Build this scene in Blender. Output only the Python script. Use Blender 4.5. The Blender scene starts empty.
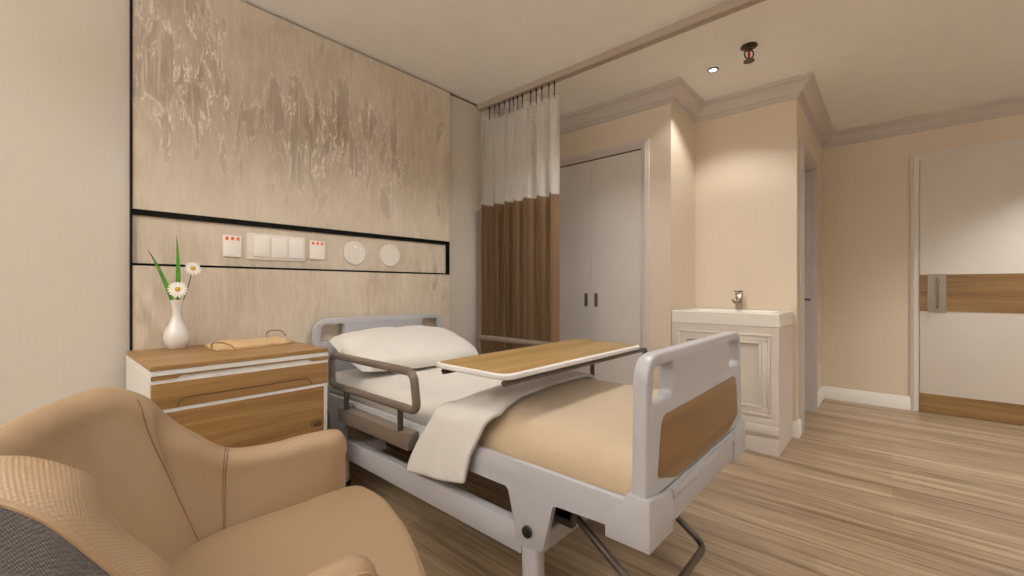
import bpy, bmesh, math, random
from mathutils import Vector, Matrix
random.seed(7)
C = bpy.context.scene.collection
PI = math.pi

# ------------------------------------------------------------------ helpers
def lin(r, g, b):
    f = lambda c: (c / 255 / 12.92) if c / 255 <= .04045 else ((c / 255 + .055) / 1.055) ** 2.4
    return (f(r), f(g), f(b), 1)

def thing(name, label, cat, loc=(0, 0, 0), group=None, kind=None):
    o = bpy.data.objects.new(name, None)
    o.location = loc
    o.empty_display_size = .05
    C.objects.link(o)
    tag(o, label, cat, group, kind)
    return o

def tag(o, label=None, cat=None, group=None, kind=None):
    if label: o['label'] = label
    if cat: o['category'] = cat
    if group: o['group'] = group
    if kind: o['kind'] = kind
    return o

def link(name, me, m, parent=None, smooth=True, ang=35):
    me.materials.clear()
    me.materials.append(m)
    if smooth:
        for p in me.polygons: p.use_smooth = True
        me.set_sharp_from_angle(angle=math.radians(ang))
    o = bpy.data.objects.new(name, me)
    C.objects.link(o)
    if parent is not None:
        o.parent = parent
        if parent.data is None: o.matrix_parent_inverse = Matrix.Translation(parent.location).inverted()
    return o

def obj(name, bm, m, parent=None, smooth=True, ang=35):
    bmesh.ops.recalc_face_normals(bm, faces=bm.faces[:])
    me = bpy.data.meshes.new(name)
    bm.to_mesh(me)
    bm.free()
    return link(name, me, m, parent, smooth, ang)

def struct(name, bm, m, parent=None, smooth=True):
    o = obj(name, bm, m, parent, smooth)
    if parent is None: o['kind'] = 'structure'
    return o

def merge(bm, b2):
    me = bpy.data.meshes.new('tmp')
    b2.to_mesh(me); b2.free()
    bm.from_mesh(me)
    bpy.data.meshes.remove(me)

def box(bm, x0, x1, y0, y1, z0, z1, bev=0, seg=2, M=None):
    b = bmesh.new()
    bmesh.ops.create_cube(b, size=1)
    for v in b.verts:
        v.co = Vector(((x0 + x1) / 2 + v.co.x * (x1 - x0), (y0 + y1) / 2 + v.co.y * (y1 - y0), (z0 + z1) / 2 + v.co.z * (z1 - z0)))
    if bev: bmesh.ops.bevel(b, geom=b.edges[:], offset=bev, segments=seg, affect='EDGES', profile=.5)
    if M is not None: bmesh.ops.transform(b, matrix=M, verts=b.verts[:])
    merge(bm, b)
    return bm

def bx(*a, **k): return box(bmesh.new(), *a, **k)

def prism(pts, axis, a, b, bev=0, seg=2):
    """pts = outline in the two other axes (in x,y,z order)"""
    bm = bmesh.new()
    def P(p, t):
        l = [0, 0, 0]; o = [i for i in range(3) if i != axis]
        l[o[0]], l[o[1]] = p; l[axis] = t
        return l
    A = [bm.verts.new(P(p, a)) for p in pts]
    B = [bm.verts.new(P(p, b)) for p in pts]
    n = len(pts)
    bm.faces.new(A); bm.faces.new(B[::-1])
    for i in range(n):
        bm.faces.new((A[i], B[i], B[(i + 1) % n], A[(i + 1) % n]))
    if bev: bmesh.ops.bevel(bm, geom=bm.edges[:], offset=bev, segments=seg, affect='EDGES', profile=.5)
    return bm

def fillet(pts, r, n=5, closed=False):
    out = []
    N = len(pts)
    pts = [Vector(p) for p in pts]
    for i, p in enumerate(pts):
        if not closed and i in (0, N - 1):
            out.append(p); continue
        a = pts[(i - 1) % N]; c = pts[(i + 1) % N]
        rr = r[i] if isinstance(r, (list, tuple)) else r
        if rr <= 0: out.append(p); continue
        rr = min(rr, (a - p).length * .49, (c - p).length * .49)
        A = p + (a - p).normalized() * rr; B = p + (c - p).normalized() * rr
        for k in range(n + 1):
            t = k / n
            out.append(A * (1 - t) ** 2 + p * 2 * t * (1 - t) + B * t * t)
    return out

def tube(bm, pts, r, seg=10, closed=False, flat=None, up=None):
    """sweep a round (or r x flat elliptical) section along pts"""
    pts = [Vector(p) for p in pts]
    n = len(pts)
    rad = (lambda i: r[i]) if isinstance(r, (list, tuple)) else (lambda i: r)
    T = []
    for i in range(n):
        if closed: t = pts[(i + 1) % n] - pts[i - 1]
        else: t = pts[min(i + 1, n - 1)] - pts[max(i - 1, 0)]
        T.append(t.normalized())
    u = Vector(up) if up else (Vector((0, 0, 1)) if abs(T[0].z) < .9 else Vector((1, 0, 0)))
    rings = []
    for i in range(n):
        t = T[i]
        if up: a = (Vector(up) - t * Vector(up).dot(t))
        else: a = u - t * u.dot(t)
        a.normalize(); u = a
        b = t.cross(a)
        ring = []
        for k in range(seg):
            an = 2 * PI * k / seg
            ring.append(bm.verts.new(pts[i] + a * math.cos(an) * rad(i) + b * math.sin(an) * (flat if flat else rad(i))))
        rings.append(ring)
    for i in range(n if closed else n - 1):
        A = rings[i]; B = rings[(i + 1) % n]
        for k in range(seg):
            bm.faces.new((A[k], A[(k + 1) % seg], B[(k + 1) % seg], B[k]))
    if not closed:
        bm.faces.new(rings[0][::-1]); bm.faces.new(rings[-1])
    return bm

def lathe(bm, prof, c, seg=28, M=None):
    b = bmesh.new()
    rings = []
    for r, z in prof:
        if r < 1e-6: rings.append([b.verts.new((0, 0, z))])
        else: rings.append([b.verts.new((r * math.cos(2 * PI * k / seg), r * math.sin(2 * PI * k / seg), z)) for k in range(seg)])
    for A, B in zip(rings, rings[1:]):
        for k in range(seg):
            k2 = (k + 1) % seg
            if len(A) == 1 and len(B) == 1: continue
            if len(A) == 1: b.faces.new((A[0], B[k2], B[k]))
            elif len(B) == 1: b.faces.new((A[k], A[k2], B[0]))
            else: b.faces.new((A[k], A[k2], B[k2], B[k]))
    m = Matrix.Translation(c)
    if M is not None: m = m @ M
    bmesh.ops.transform(b, matrix=m, verts=b.verts[:])
    merge(bm, b)
    return bm

def grid(rows, closed_u=False, closed_v=False, uv=True):
    """rows[i][j] -> Vector ; gives a bmesh with a metric uv layer"""
    bm = bmesh.new()
    V = [[bm.verts.new(p) for p in r] for r in rows]
    nu, nv = len(rows), len(rows[0])
    L = bm.loops.layers.uv.new('UVMap')
    # accumulated lengths
    mid = nv // 2; mi = nu // 2
    U = [0]
    for i in range(1, nu + 1): U.append(U[-1] + (Vector(rows[i % nu][mid]) - Vector(rows[i - 1][mid])).length)
    W = [0]
    for j in range(1, nv + 1): W.append(W[-1] + (Vector(rows[mi][j % nv]) - Vector(rows[mi][j - 1])).length)
    for i in range(nu if closed_u else nu - 1):
        for j in range(nv if closed_v else nv - 1):
            i2, j2 = (i + 1) % nu, (j + 1) % nv
            f = bm.faces.new((V[i][j], V[i2][j], V[i2][j2], V[i][j2]))
            for l, (a, c) in zip(f.loops, ((i, j), (i + 1, j), (i + 1, j + 1), (i, j + 1))):
                l[L].uv = (U[a], W[c])
    return bm

def plate(outline, holes, thick, bev, M):
    """flat board with holes: outlines are closed lists of 2d points (already filleted)"""
    cu = bpy.data.curves.new('plate', 'CURVE')
    cu.dimensions = '2D'; cu.fill_mode = 'BOTH'
    cu.extrude = thick / 2 - bev; cu.bevel_depth = bev; cu.bevel_resolution = 2; cu.offset = -bev
    for pts in [outline] + holes:
        s = cu.splines.new('POLY'); s.points.add(len(pts) - 1); s.use_cyclic_u = True
        for p, q in zip(s.points, pts): p.co = (q[0], q[1], 0, 1)
    o = bpy.data.objects.new('plate', cu); C.objects.link(o)
    dg = bpy.context.evaluated_depsgraph_get()
    me = bpy.data.meshes.new_from_object(o.evaluated_get(dg))
    bpy.data.objects.remove(o)
    bm = bmesh.new(); bm.from_mesh(me); bpy.data.meshes.remove(me)
    bmesh.ops.remove_doubles(bm, verts=bm.verts[:], dist=1e-5)
    bmesh.ops.transform(bm, matrix=M, verts=bm.verts[:])
    return bm

def fil2(pts, r, n=6):
    return [(p.x, p.y) for p in fillet([(a, b, 0) for a, b in pts], r, n, True)]

def smooth(t):
    t = max(0, min(1, t)); return t * t * (3 - 2 * t)

def interp(tab, x):
    if x <= tab[0][0]: return tab[0][1]
    for (a, p), (b, q) in zip(tab, tab[1:]):
        if x <= b:
            return p + (q - p) * (x - a) / (b - a)
    return tab[-1][1]

def hsh(i, j=0):
    v = math.sin(i * 127.1 + j * 311.7) * 43758.5453
    return v - math.floor(v)
def noise2(x, y):
    i, j = math.floor(x), math.floor(y); a, b = x - i, y - j
    a = a * a * (3 - 2 * a); b = b * b * (3 - 2 * b)
    return (hsh(i, j) * (1 - a) + hsh(i + 1, j) * a) * (1 - b) + (hsh(i, j + 1) * (1 - a) + hsh(i + 1, j + 1) * a) * b

# ------------------------------------------------------------------ materials
def base_mat(name):
    m = bpy.data.materials.new(name); m.use_nodes = True
    nt = m.node_tree
    return m, nt, nt.nodes['Principled BSDF']

def coords(nt, scale=(1, 1, 1), kind='Object', rot=(0, 0, 0)):
    tc = nt.nodes.new('ShaderNodeTexCoord'); mp = nt.nodes.new('ShaderNodeMapping')
    mp.inputs['Scale'].default_value = scale; mp.inputs['Rotation'].default_value = rot
    nt.links.new(tc.outputs[kind], mp.inputs[0])
    return mp.outputs[0]

def noise(nt, vec, scale, detail=3, rough=.5, dist=0):
    n = nt.nodes.new('ShaderNodeTexNoise')
    n.inputs['Scale'].default_value = scale; n.inputs['Detail'].default_value = detail
    n.inputs['Roughness'].default_value = rough; n.inputs['Distortion'].default_value = dist
    nt.links.new(vec, n.inputs['Vector'])
    return n.outputs['Fac']

def ramp(nt, fac, stops):
    r = nt.nodes.new('ShaderNodeValToRGB')
    el = r.color_ramp.elements
    el[0].position, el[0].color = stops[0]; el[1].position, el[1].color = stops[1]
    for p, c in stops[2:]:
        e = el.new(p); e.color = c
    nt.links.new(fac, r.inputs[0])
    return r.outputs[0]

def mixc(nt, fac, a, b, mode='MIX'):
    x = nt.nodes.new('ShaderNodeMix'); x.data_type = 'RGBA'; x.blend_type = mode
    for s, v in ((x.inputs[0], fac), (x.inputs[6], a), (x.inputs[7], b)):
        if hasattr(v, 'links'): nt.links.new(v, s)
        else: s.default_value = v
    return x.outputs[2]

def math_n(nt, op, a, b=0):
    x = nt.nodes.new('ShaderNodeMath'); x.operation = op
    for s, v in ((x.inputs[0], a), (x.inputs[1], b)):
        if hasattr(v, 'links'): nt.links.new(v, s)
        else: s.default_value = v
    return x.outputs[0]

def bump(nt, P, h, strength, dist=.002):
    b = nt.nodes.new('ShaderNodeBump'); b.inputs['Strength'].default_value = strength; b.inputs['Distance'].default_value = dist
    nt.links.new(h, b.inputs['Height']); nt.links.new(b.outputs[0], P.inputs['Normal'])

def plain(name, rgb, rough=.5, metal=0, var=.02, vscale=6, bmp=0, bscale=200, coat=0, spec=None, sheen=0):
    m, nt, P = base_mat(name)
    c = lin(*rgb)
    vec = coords(nt)
    n = noise(nt, vec, vscale, 3)
    a = tuple(x * (1 - var) for x in c[:3]) + (1,); b = tuple(min(1, x * (1 + var)) for x in c[:3]) + (1,)
    nt.links.new(ramp(nt, n, [(.3, a), (.7, b)]), P.inputs['Base Color'])
    P.inputs['Roughness'].default_value = rough; P.inputs['Metallic'].default_value = metal
    if coat: P.inputs['Coat Weight'].default_value = coat
    if spec is not None: P.inputs['Specular IOR Level'].default_value = spec
    if sheen: P.inputs['Sheen Weight'].default_value = sheen; P.inputs['Sheen Roughness'].default_value = .5
    if bmp: bump(nt, P, noise(nt, vec, bscale, 2), bmp)
    return m

def wallpaper(name, rgb, rough=.42, spec=.5, k=1):
    m, nt, P = base_mat(name)
    c = lin(*rgb)
    v1 = coords(nt, (90, 90, 4)); v2 = coords(nt, (4, 4, 90)); v3 = coords(nt)
    a = noise(nt, v1, 1, 2); b = noise(nt, v2, 1, 2); l = noise(nt, v3, 2.2, 3)
    s = math_n(nt, 'ADD', math_n(nt, 'MULTIPLY', math_n(nt, 'ADD', a, b), .3), math_n(nt, 'MULTIPLY', l, .4))
    d = tuple(x * (1 - .06 * k) for x in c[:3]) + (1,); e = tuple(min(1, x * (1 + .05 * k)) for x in c[:3]) + (1,)
    nt.links.new(ramp(nt, s, [(.35, d), (.65, e)]), P.inputs['Base Color'])
    P.inputs['Roughness'].default_value = rough; P.inputs['Specular IOR Level'].default_value = spec
    bump(nt, P, math_n(nt, 'ADD', a, b), .05 * k, .001)
    return m

def wood(name, dark, mid, light, axis, scale=1, rough=.42, var=1):
    """axis = grain direction"""
    m, nt, P = base_mat(name)
    s = [38 * scale] * 3; s[axis] = 1.6 * scale
    s2 = [9 * scale] * 3; s2[axis] = .5 * scale
    s3 = [150 * scale] * 3; s3[axis] = 5 * scale
    f = noise(nt, coords(nt, s), 1, 4, .6, .4)
    g = noise(nt, coords(nt, s2), 1, 4, .6, 1.2)
    h = noise(nt, coords(nt, s3), 1, 2, .5)
    t = math_n(nt, 'ADD', math_n(nt, 'MULTIPLY', f, .4), math_n(nt, 'MULTIPLY', g, .42))
    t = math_n(nt, 'ADD', t, math_n(nt, 'MULTIPLY', h, .18))
    k = .13 / var
    nt.links.new(ramp(nt, t, [(.5 - k, lin(*dark)), (.5, lin(*mid)), (.5 + k, lin(*light))]), P.inputs['Base Color'])
    P.inputs['Roughness'].default_value = rough
    bump(nt, P, t, .12, .001)
    return m

def woven(name, rgb, size=.005, rough=.6, depth=.5, rgb2=None):
    """basket weave over the metric uv of a grid()"""
    m, nt, P = base_mat(name)
    tc = nt.nodes.new('ShaderNodeTexCoord')
    sp = nt.nodes.new('ShaderNodeSeparateXYZ'); nt.links.new(tc.outputs['UV'], sp.inputs[0])
    k = 2 * PI / size
    a = math_n(nt, 'SINE', math_n(nt, 'MULTIPLY', sp.outputs[0], k))
    b = math_n(nt, 'SINE', math_n(nt, 'MULTIPLY', sp.outputs[1], k))
    h = math_n(nt, 'MULTIPLY', a, b)
    c = lin(*rgb)
    d = tuple(x * .78 for x in c[:3]) + (1,)
    n = noise(nt, coords(nt), 5, 3)
    col = ramp(nt, math_n(nt, 'ADD', math_n(nt, 'MULTIPLY', h, .25), .5), [(.1, d), (.7, c)])
    nt.links.new(mixc(nt, math_n(nt, 'MULTIPLY', n, .25), col, tuple(x * .8 for x in c[:3]) + (1,)), P.inputs['Base Color'])
    P.inputs['Roughness'].default_value = rough
    bump(nt, P, h, depth, .0012)
    return m

def cloth(name, rgb, rough=.8, wr=.3, wscale=6, fine=.15, sheen=.1):
    m, nt, P = base_mat(name)
    c = lin(*rgb)
    v = coords(nt)
    w = noise(nt, v, wscale, 3, .55, .8); f = noise(nt, v, 420, 2)
    d = tuple(x * .94 for x in c[:3]) + (1,)
    nt.links.new(ramp(nt, w, [(.3, d), (.7, c)]), P.inputs['Base Color'])
    P.inputs['Roughness'].default_value = rough; P.inputs['Sheen Weight'].default_value = sheen
    b1 = nt.nodes.new('ShaderNodeBump'); b1.inputs['Strength'].default_value = wr; b1.inputs['Distance'].default_value = .02
    nt.links.new(w, b1.inputs['Height'])
    b2 = nt.nodes.new('ShaderNodeBump'); b2.inputs['Strength'].default_value = fine; b2.inputs['Distance'].default_value = .001
    nt.links.new(f, b2.inputs['Height']); nt.links.new(b1.outputs[0], b2.inputs['Normal'])
    nt.links.new(b2.outputs[0], P.inputs['Normal'])
    return m

def concrete(name):
    m, nt, P = base_mat(name)
    v = coords(nt, (1, 1, 1)); vs = coords(nt, (30, 30, 5)); vm = coords(nt, (5, 5, 2.4)); vf = coords(nt, (120, 120, 14))
    a = noise(nt, vs, 1, 4, .6); b = noise(nt, vm, 1, 4, .6, .6); big = noise(nt, v, 1.5, 3); f = noise(nt, vf, 1, 2)
    t = math_n(nt, 'ADD', math_n(nt, 'MULTIPLY', a, .24), math_n(nt, 'MULTIPLY', b, .36))
    t = math_n(nt, 'ADD', t, math_n(nt, 'ADD', math_n(nt, 'MULTIPLY', big, .25), math_n(nt, 'MULTIPLY', f, .15)))
    col = ramp(nt, t, [(.36, lin(170, 151, 130)), (.5, lin(198, 181, 160)), (.64, lin(216, 202, 183))])
    # worn hollows with pale flaked rims, in two clusters on the upper board
    sx = nt.nodes.new('ShaderNodeSeparateXYZ')
    tc = nt.nodes.new('ShaderNodeTexCoord'); nt.links.new(tc.outputs['Object'], sx.inputs[0])
    def blob(x0, z0, rx, rz):
        dx = math_n(nt, 'DIVIDE', math_n(nt, 'SUBTRACT', sx.outputs[0], x0), rx); dz = math_n(nt, 'DIVIDE', math_n(nt, 'SUBTRACT', sx.outputs[2], z0), rz)
        d = math_n(nt, 'ADD', math_n(nt, 'MULTIPLY', dx, dx), math_n(nt, 'MULTIPLY', dz, dz))
        return math_n(nt, 'POWER', 2.718, math_n(nt, 'MULTIPLY', d, -1))
    cl = math_n(nt, 'ADD', blob(.45, 2.02, .22, .34), blob(1.10, 1.93, .30, .30))
    cl = math_n(nt, 'ADD', cl, math_n(nt, 'MULTIPLY', blob(1.65, 1.95, .3, .35), .35))
    p = noise(nt, coords(nt, (11, 11, 2.8)), 1, 8, .68, .5)
    q = math_n(nt, 'ADD', p, math_n(nt, 'MULTIPLY', cl, .17))
    hol = ramp(nt, q, [(.58, (0, 0, 0, 1)), (.68, (1, 1, 1, 1))])
    col = mixc(nt, math_n(nt, 'MULTIPLY', hol, .62), col, lin(156, 138, 121))
    rim = ramp(nt, q, [(.585, (0, 0, 0, 1)), (.605, (1, 1, 1, 1)), (.63, (0, 0, 0, 1))])
    st = noise(nt, coords(nt, (60, 60, 9)), 1, 4, .6)
    rimm = math_n(nt, 'MULTIPLY', rim, ramp(nt, st, [(.38, (0, 0, 0, 1)), (.56, (1, 1, 1, 1))]))
    st2 = ramp(nt, noise(nt, coords(nt, (75, 75, 4)), 1, 3), [(.52, (0, 0, 0, 1)), (.66, (1, 1, 1, 1))])
    rimm = math_n(nt, 'ADD', rimm, math_n(nt, 'MULTIPLY', math_n(nt, 'MULTIPLY', st2, hol), .30))
    rimm = math_n(nt, 'MULTIPLY', rimm, math_n(nt, 'MINIMUM', math_n(nt, 'ADD', math_n(nt, 'MULTIPLY', cl, 1.3), .12), 1))
    col = mixc(nt, math_n(nt, 'MINIMUM', rimm, 1), col, lin(250, 242, 230))
    # paler wash near the bottom of the upper board
    pale = math_n(nt, 'MULTIPLY', blob(.6, 1.5, .9, .22), .35)
    col = mixc(nt, pale, col, lin(214, 200, 178))
    nt.links.new(col, P.inputs['Base Color'])
    rr = ramp(nt, t, [(.35, (.34, .34, .34, 1)), (.65, (.52, .52, .52, 1))])
    rr = mixc(nt, math_n(nt, 'MINIMUM', math_n(nt, 'MULTIPLY', cl, .9), 1), rr, (.24, .24, .24, 1))
    nt.links.new(rr, P.inputs['Roughness'])
    bump(nt, P, math_n(nt, 'ADD', math_n(nt, 'MULTIPLY', q, 1.0), math_n(nt, 'MULTIPLY', t, .5)), .35, .006)
    return m

def floor_mat():
    m, nt, P = base_mat('floor_oak_planks')
    tc = nt.nodes.new('ShaderNodeTexCoord')
    mp = nt.nodes.new('ShaderNodeMapping'); mp.inputs['Rotation'].default_value = (0, 0, PI / 2)
    nt.links.new(tc.outputs['Object'], mp.inputs[0])
    br = nt.nodes.new('ShaderNodeTexBrick')
    br.inputs['Scale'].default_value = 1; br.inputs['Brick Width'].default_value = 1.6; br.inputs['Row Height'].default_value = .15
    br.inputs['Mortar Size'].default_value = .0007; br.inputs['Color1'].default_value = (.2, .2, .2, 1); br.inputs['Color2'].default_value = (.8, .8, .8, 1)
    br.inputs['Mortar'].default_value = (.2, .2, .2, 1)
    nt.links.new(mp.outputs[0], br.inputs[0])
    f = noise(nt, coords(nt, (46, 1.6, 10)), 1, 4, .62, .3)
    g = noise(nt, coords(nt, (12, .5, 4)), 1, 3, .6, .8)
    h = noise(nt, coords(nt, (170, 5, 10)), 1, 2)
    t = math_n(nt, 'ADD', math_n(nt, 'MULTIPLY', f, .40), math_n(nt, 'MULTIPLY', g, .38))
    t = math_n(nt, 'ADD', t, math_n(nt, 'MULTIPLY', h, .12))
    t = math_n(nt, 'ADD', t, math_n(nt, 'MULTIPLY', br.outputs['Color'], .10))
    nt.links.new(ramp(nt, t, [(.40, lin(112, 88, 64)), (.5, lin(152, 127, 98)), (.61, lin(182, 158, 127))]), P.inputs['Base Color'])
    P.inputs['Roughness'].default_value = .42
    bump(nt, P, t, .15, .001)
    return m

M = {}
M['wall'] = wallpaper('cream_wall', (196, 185, 171), .2, .5, .35)
M['wallpaper'] = wallpaper('beige_wallpaper', (212, 193, 168), .5, .5, .6)
M['ceiling'] = plain('ceiling_paint', (248, 245, 240), .7, bmp=.03)
M['trim'] = plain('crown_paint', (198, 186, 177), .45)
M['track'] = plain('track_paint', (168, 150, 134), .45)
M['base'] = plain('baseboard_white', (226, 219, 210), .4)
M['door_white'] = plain('door_white', (214, 204, 192), .42)
M['closet'] = plain('closet_white', (206, 197, 188), .45)
M['floor'] = floor_mat()
M['concrete'] = concrete('worn_concrete_board')
M['black'] = plain('black_reveal', (9, 8, 7), .6, spec=.1)
M['blackp'] = plain('black_plastic', (18, 17, 17), .35)
M['bed_white'] = plain('bed_white_plastic', (172, 170, 174), .35, var=.02)
M['carcass'] = plain('cabinet_white', (226, 222, 218), .35, var=.02)
M['oak_x'] = wood('oak_x', (112, 74, 34), (140, 100, 52), (164, 124, 72), 0, 1.0)
M['oak_door'] = wood('oak_door_y', (100, 68, 32), (128, 92, 48), (148, 112, 64), 1, .8)
M['oak_foot'] = wood('oak_foot_x', (104, 72, 40), (124, 90, 52), (140, 104, 64), 0, .7, var=.8)
M['oak_table'] = wood('oak_table_x', (124, 88, 42), (150, 114, 62), (170, 136, 86), 0, .8)
M['oak_in'] = plain('oak_shade_and_legs', (70, 45, 20), .6)  # recess shade as colour for hand groove and finger notch; also chair legs
M['rail'] = plain('taupe_plastic', (98, 84, 72), .4, var=.04)
M['rail_dark'] = plain('dark_steel', (66, 58, 52), .35, metal=.4)
M['tubes'] = plain('tube_steel', (92, 82, 74), .3, metal=.6)
M['sheet'] = cloth('white_sheet', (220, 213, 203), .8, .22, 9)
M['pillow'] = cloth('pillow_cotton', (222, 216, 207), .85, .4, 7)
M['fold'] = cloth('white_linen', (218, 212, 206), .85, .25, 8, .35)
M['spread'] = cloth('tan_bedspread', (186, 160, 126), .6, .18, 5, .1, .3)
M['curtain'] = plain('brown_curtain', (112, 82, 52), .75, bmp=.1, bscale=500)
M['chair'] = woven('tan_upholstery', (156, 124, 90), .0055, .5, .35)
M['chair_seat'] = woven('tan_seat', (148, 118, 85), .0045, .55, .25)
M['chair_out'] = woven('charcoal_weave', (84, 78, 80), .006, .6, .5)
M['piping'] = plain('tan_piping', (150, 118, 84), .6)
M['seam'] = plain('seam_brown', (112, 84, 58), .8)
M['ceramic'] = plain('white_ceramic', (222, 214, 208), .15, var=.01, coat=.5)
M['basin'] = plain('basin_ceramic', (232, 224, 212), .2, var=.01, coat=.3)
M['vanity'] = plain('vanity_paint', (208, 196, 184), .42)
M['chrome'] = plain('brushed_chrome', (168, 156, 144), .22, metal=1, var=.02)
M['steel'] = plain('satin_steel', (150, 138, 126), .4, metal=.7, var=.03)
M['pull'] = plain('recessed_pull', (118, 104, 90), .4, metal=.5)
M['plate'] = plain('outlet_plate', (242, 234, 224), .35, var=.01)
M['plate2'] = plain('switch_frame', (226, 216, 204), .4, var=.01)
M['orange'] = plain('orange_indicator', (232, 104, 40), .4)
M['leaf'] = plain('leaf_green', (70, 140, 20), .45, var=.25, vscale=30)
M['stem'] = plain('stem_green', (74, 96, 50), .6)
M['petal'] = plain('petal_white', (240, 234, 226), .6, var=.02)
M['pollen'] = plain('pollen_yellow', (206, 158, 38), .8, bmp=.4, bscale=600)
M['bag'] = plain('kraft_paper', (200, 164, 116), .7, var=.12, vscale=14, bmp=.3, bscale=40)
M['cord'] = plain('twisted_cord', (150, 108, 64), .8)
M['red'] = plain('red_bulb', (190, 24, 18), .2)
M['bronze'] = plain('dark_bronze', (70, 56, 42), .35, metal=.6)
M['pinkstub'] = plain('jamb_grey', (186, 180, 178), .5)
M['gap_shade'] = plain('closet_shadow', (90, 80, 70), .6)  # dark tone standing for the shade inside gaps

# sheer curtain mesh: see-through threads
def sheer():
    m, nt, P = base_mat('sheer_mesh')
    P.inputs['Base Color'].default_value = lin(238, 231, 224); P.inputs['Roughness'].default_value = .9
    tr = nt.nodes.new('ShaderNodeBsdfTransparent'); mx = nt.nodes.new('ShaderNodeMixShader')
    n = noise(nt, coords(nt, (1, 1, 1)), 180, 2)
    f = nt.nodes.new('ShaderNodeMapRange'); f.inputs[1].default_value = .3; f.inputs[2].default_value = .7; f.inputs[3].default_value = .24; f.inputs[4].default_value = .36
    nt.links.new(n, f.inputs[0]); nt.links.new(f.outputs[0], mx.inputs[0])
    nt.links.new(tr.outputs[0], mx.inputs[1]); nt.links.new(P.outputs[0], mx.inputs[2])
    nt.links.new(mx.outputs[0], nt.nodes['Material Output'].inputs[0])
    return m
M['sheer'] = sheer()
def emis(name, c, s):
    m, nt, P = base_mat(name)
    P.inputs['Base Color'].default_value = c; P.inputs['Emission Color'].default_value = c; P.inputs['Emission Strength'].default_value = s
    n = noise(nt, coords(nt), 20); 
    nt.links.new(ramp(nt, n, [(.2, c), (.8, c)]), P.inputs['Base Color'])
    return m
M['lens'] = emis('lamp_lens', (1, .93, .82, 1), 14)

# ------------------------------------------------------------------ room shell
H = 2.5
YW = 2.455          # wall behind the bed
XR = 5.03           # wall with the room door
XL, YF = -2.1, -2.9
XC, YC = 3.06, 1.19 # closet face / its end
XB, YB = 3.57, .5   # basin wall / its end

struct('floor', bx(XL - .1, XR + .1, YF - .1, YW + .1, -.1, 0), M['floor'])
struct('ceiling', bx(XL - .1, XR + .1, YF - .1, YW + .1, H, H + .1), M['ceiling'])
struct('wall_back', bx(XL - .1, XC, YW, YW + .1, 0, H), M['wall'])
struct('wall_closet', bx(XC, XC + .1, YC, YW + .1, 0, H), M['wallpaper'])
struct('wall_closet_return', bx(XC + .1, XB + .1, YC, YC + .1, 0, H), M['wallpaper'])
struct('wall_basin', bx(XB, XB + .1, YB, YC, 0, H), M['wallpaper'])
bm = bmesh.new()
SX0, SX1, SZ = 3.74, 4.40, 2.06       # side doorway
box(bm, XB + .1, SX0, YB, YB + .1, 0, H); box(bm, SX1, XR + .1, YB, YB + .1, 0, H); box(bm, SX0, SX1, YB, YB + .1, SZ, H)
struct('wall_basin_return', bm, M['wallpaper'])
struct('wall_right', bx(XR, XR + .1, YF - .1, YB, 0, H), M['wallpaper'])
struct('wall_front', bx(XL - .1, XR, YF - .1, YF, 0, H), M['wall'])
bm = bmesh.new()
WY0, WY1, WZ0, WZ1 = -1.9, .6, .55, 2.2
box(bm, XL - .1, XL, YF, WY0, 0, H); box(bm, XL - .1, XL, WY1, YW, 0, H)
box(bm, XL - .1, XL, WY0, WY1, 0, WZ0); box(bm, XL - .1, XL, WY0, WY1, WZ1, H)
struct('wall_left', bm, M['wall'])
bm = bmesh.new()
for a, b in ((WY0, WY0 + .05), (WY1 - .05, WY1), (-.675, -.625)): box(bm, XL - .08, XL - .02, a, b, WZ0, WZ1)
box(bm, XL - .08, XL - .02, WY0, WY1, WZ0, WZ0 + .05); box(bm, XL - .08, XL - .02, WY0, WY1, WZ1 - .05, WZ1)
struct('window_1', bm, M['base'])

# crown moulding, mitred round every corner
def sweep_plan(path, prof, zt):
    """path = plan points, room lies to the right of travel; prof = (out, down)"""
    bm = bmesh.new(); rings = []
    n = len(path)
    for i, p in enumerate(path):
        p = Vector(p)
        def nrm(a, b):
            d = (Vector(b) - Vector(a)).normalized(); return Vector((d.y, -d.x))
        if i == 0: m = nrm(path[0], path[1])
        elif i == n - 1: m = nrm(path[-2], path[-1])
        else:
            a = nrm(path[i - 1], path[i]); b = nrm(path[i], path[i + 1])
            m = (a + b) / (1 + a.dot(b))
        rings.append([bm.verts.new((p.x + m.x * o, p.y + m.y * o, zt - d)) for o, d in prof])
    for A, B in zip(rings, rings[1:]):
        for k in range(len(prof)):
            k2 = (k + 1) % len(prof); bm.faces.new((A[k], B[k], B[k2], A[k2]))
    bm.faces.new(rings[0]); bm.faces.new(rings[-1][::-1])
    return bm
crown = [(0, 0), (.104, 0), (.104, .020), (.094, .024), (.094, .034), (.080, .038), (.070, .046), (.056, .058), (.044, .072), (.036, .086), (.026, .088), (.026, .098), (.016, .100), (.016, .110), (0, .118)]
struct('trim_1', sweep_plan([(2.40, YW), (XC, YW), (XC, YC), (XB, YC), (XB, YB), (XR, YB), (XR, YF)], crown, H), M['trim'], None, False)
bprof = [(0, .112), (.008, .112), (.012, .106), (.012, .098), (.016, .092), (.017, 0), (0, 0)]
bprof = [(o, -z) for o, z in bprof]
struct('baseboard_right', sweep_plan([(4.452, YB), (XR, YB), (XR, -.118)], bprof, 0), M['base'])
struct('baseboard_basin', sweep_plan([(XB, YB + .03), (XB, YB), (3.668, YB)], bprof, 0), M['base'])
struct('baseboard_back', sweep_plan([(XL, YW), (.262, YW)], bprof, 0), M['base'])
# dark strip painted as the shadow gap line along the ceiling over the bed wall
struct('ceiling_gap_shade', bx(XL, 2.33, YW - .006, YW, H - .012, H - .001), M['gap_shade'])

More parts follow.
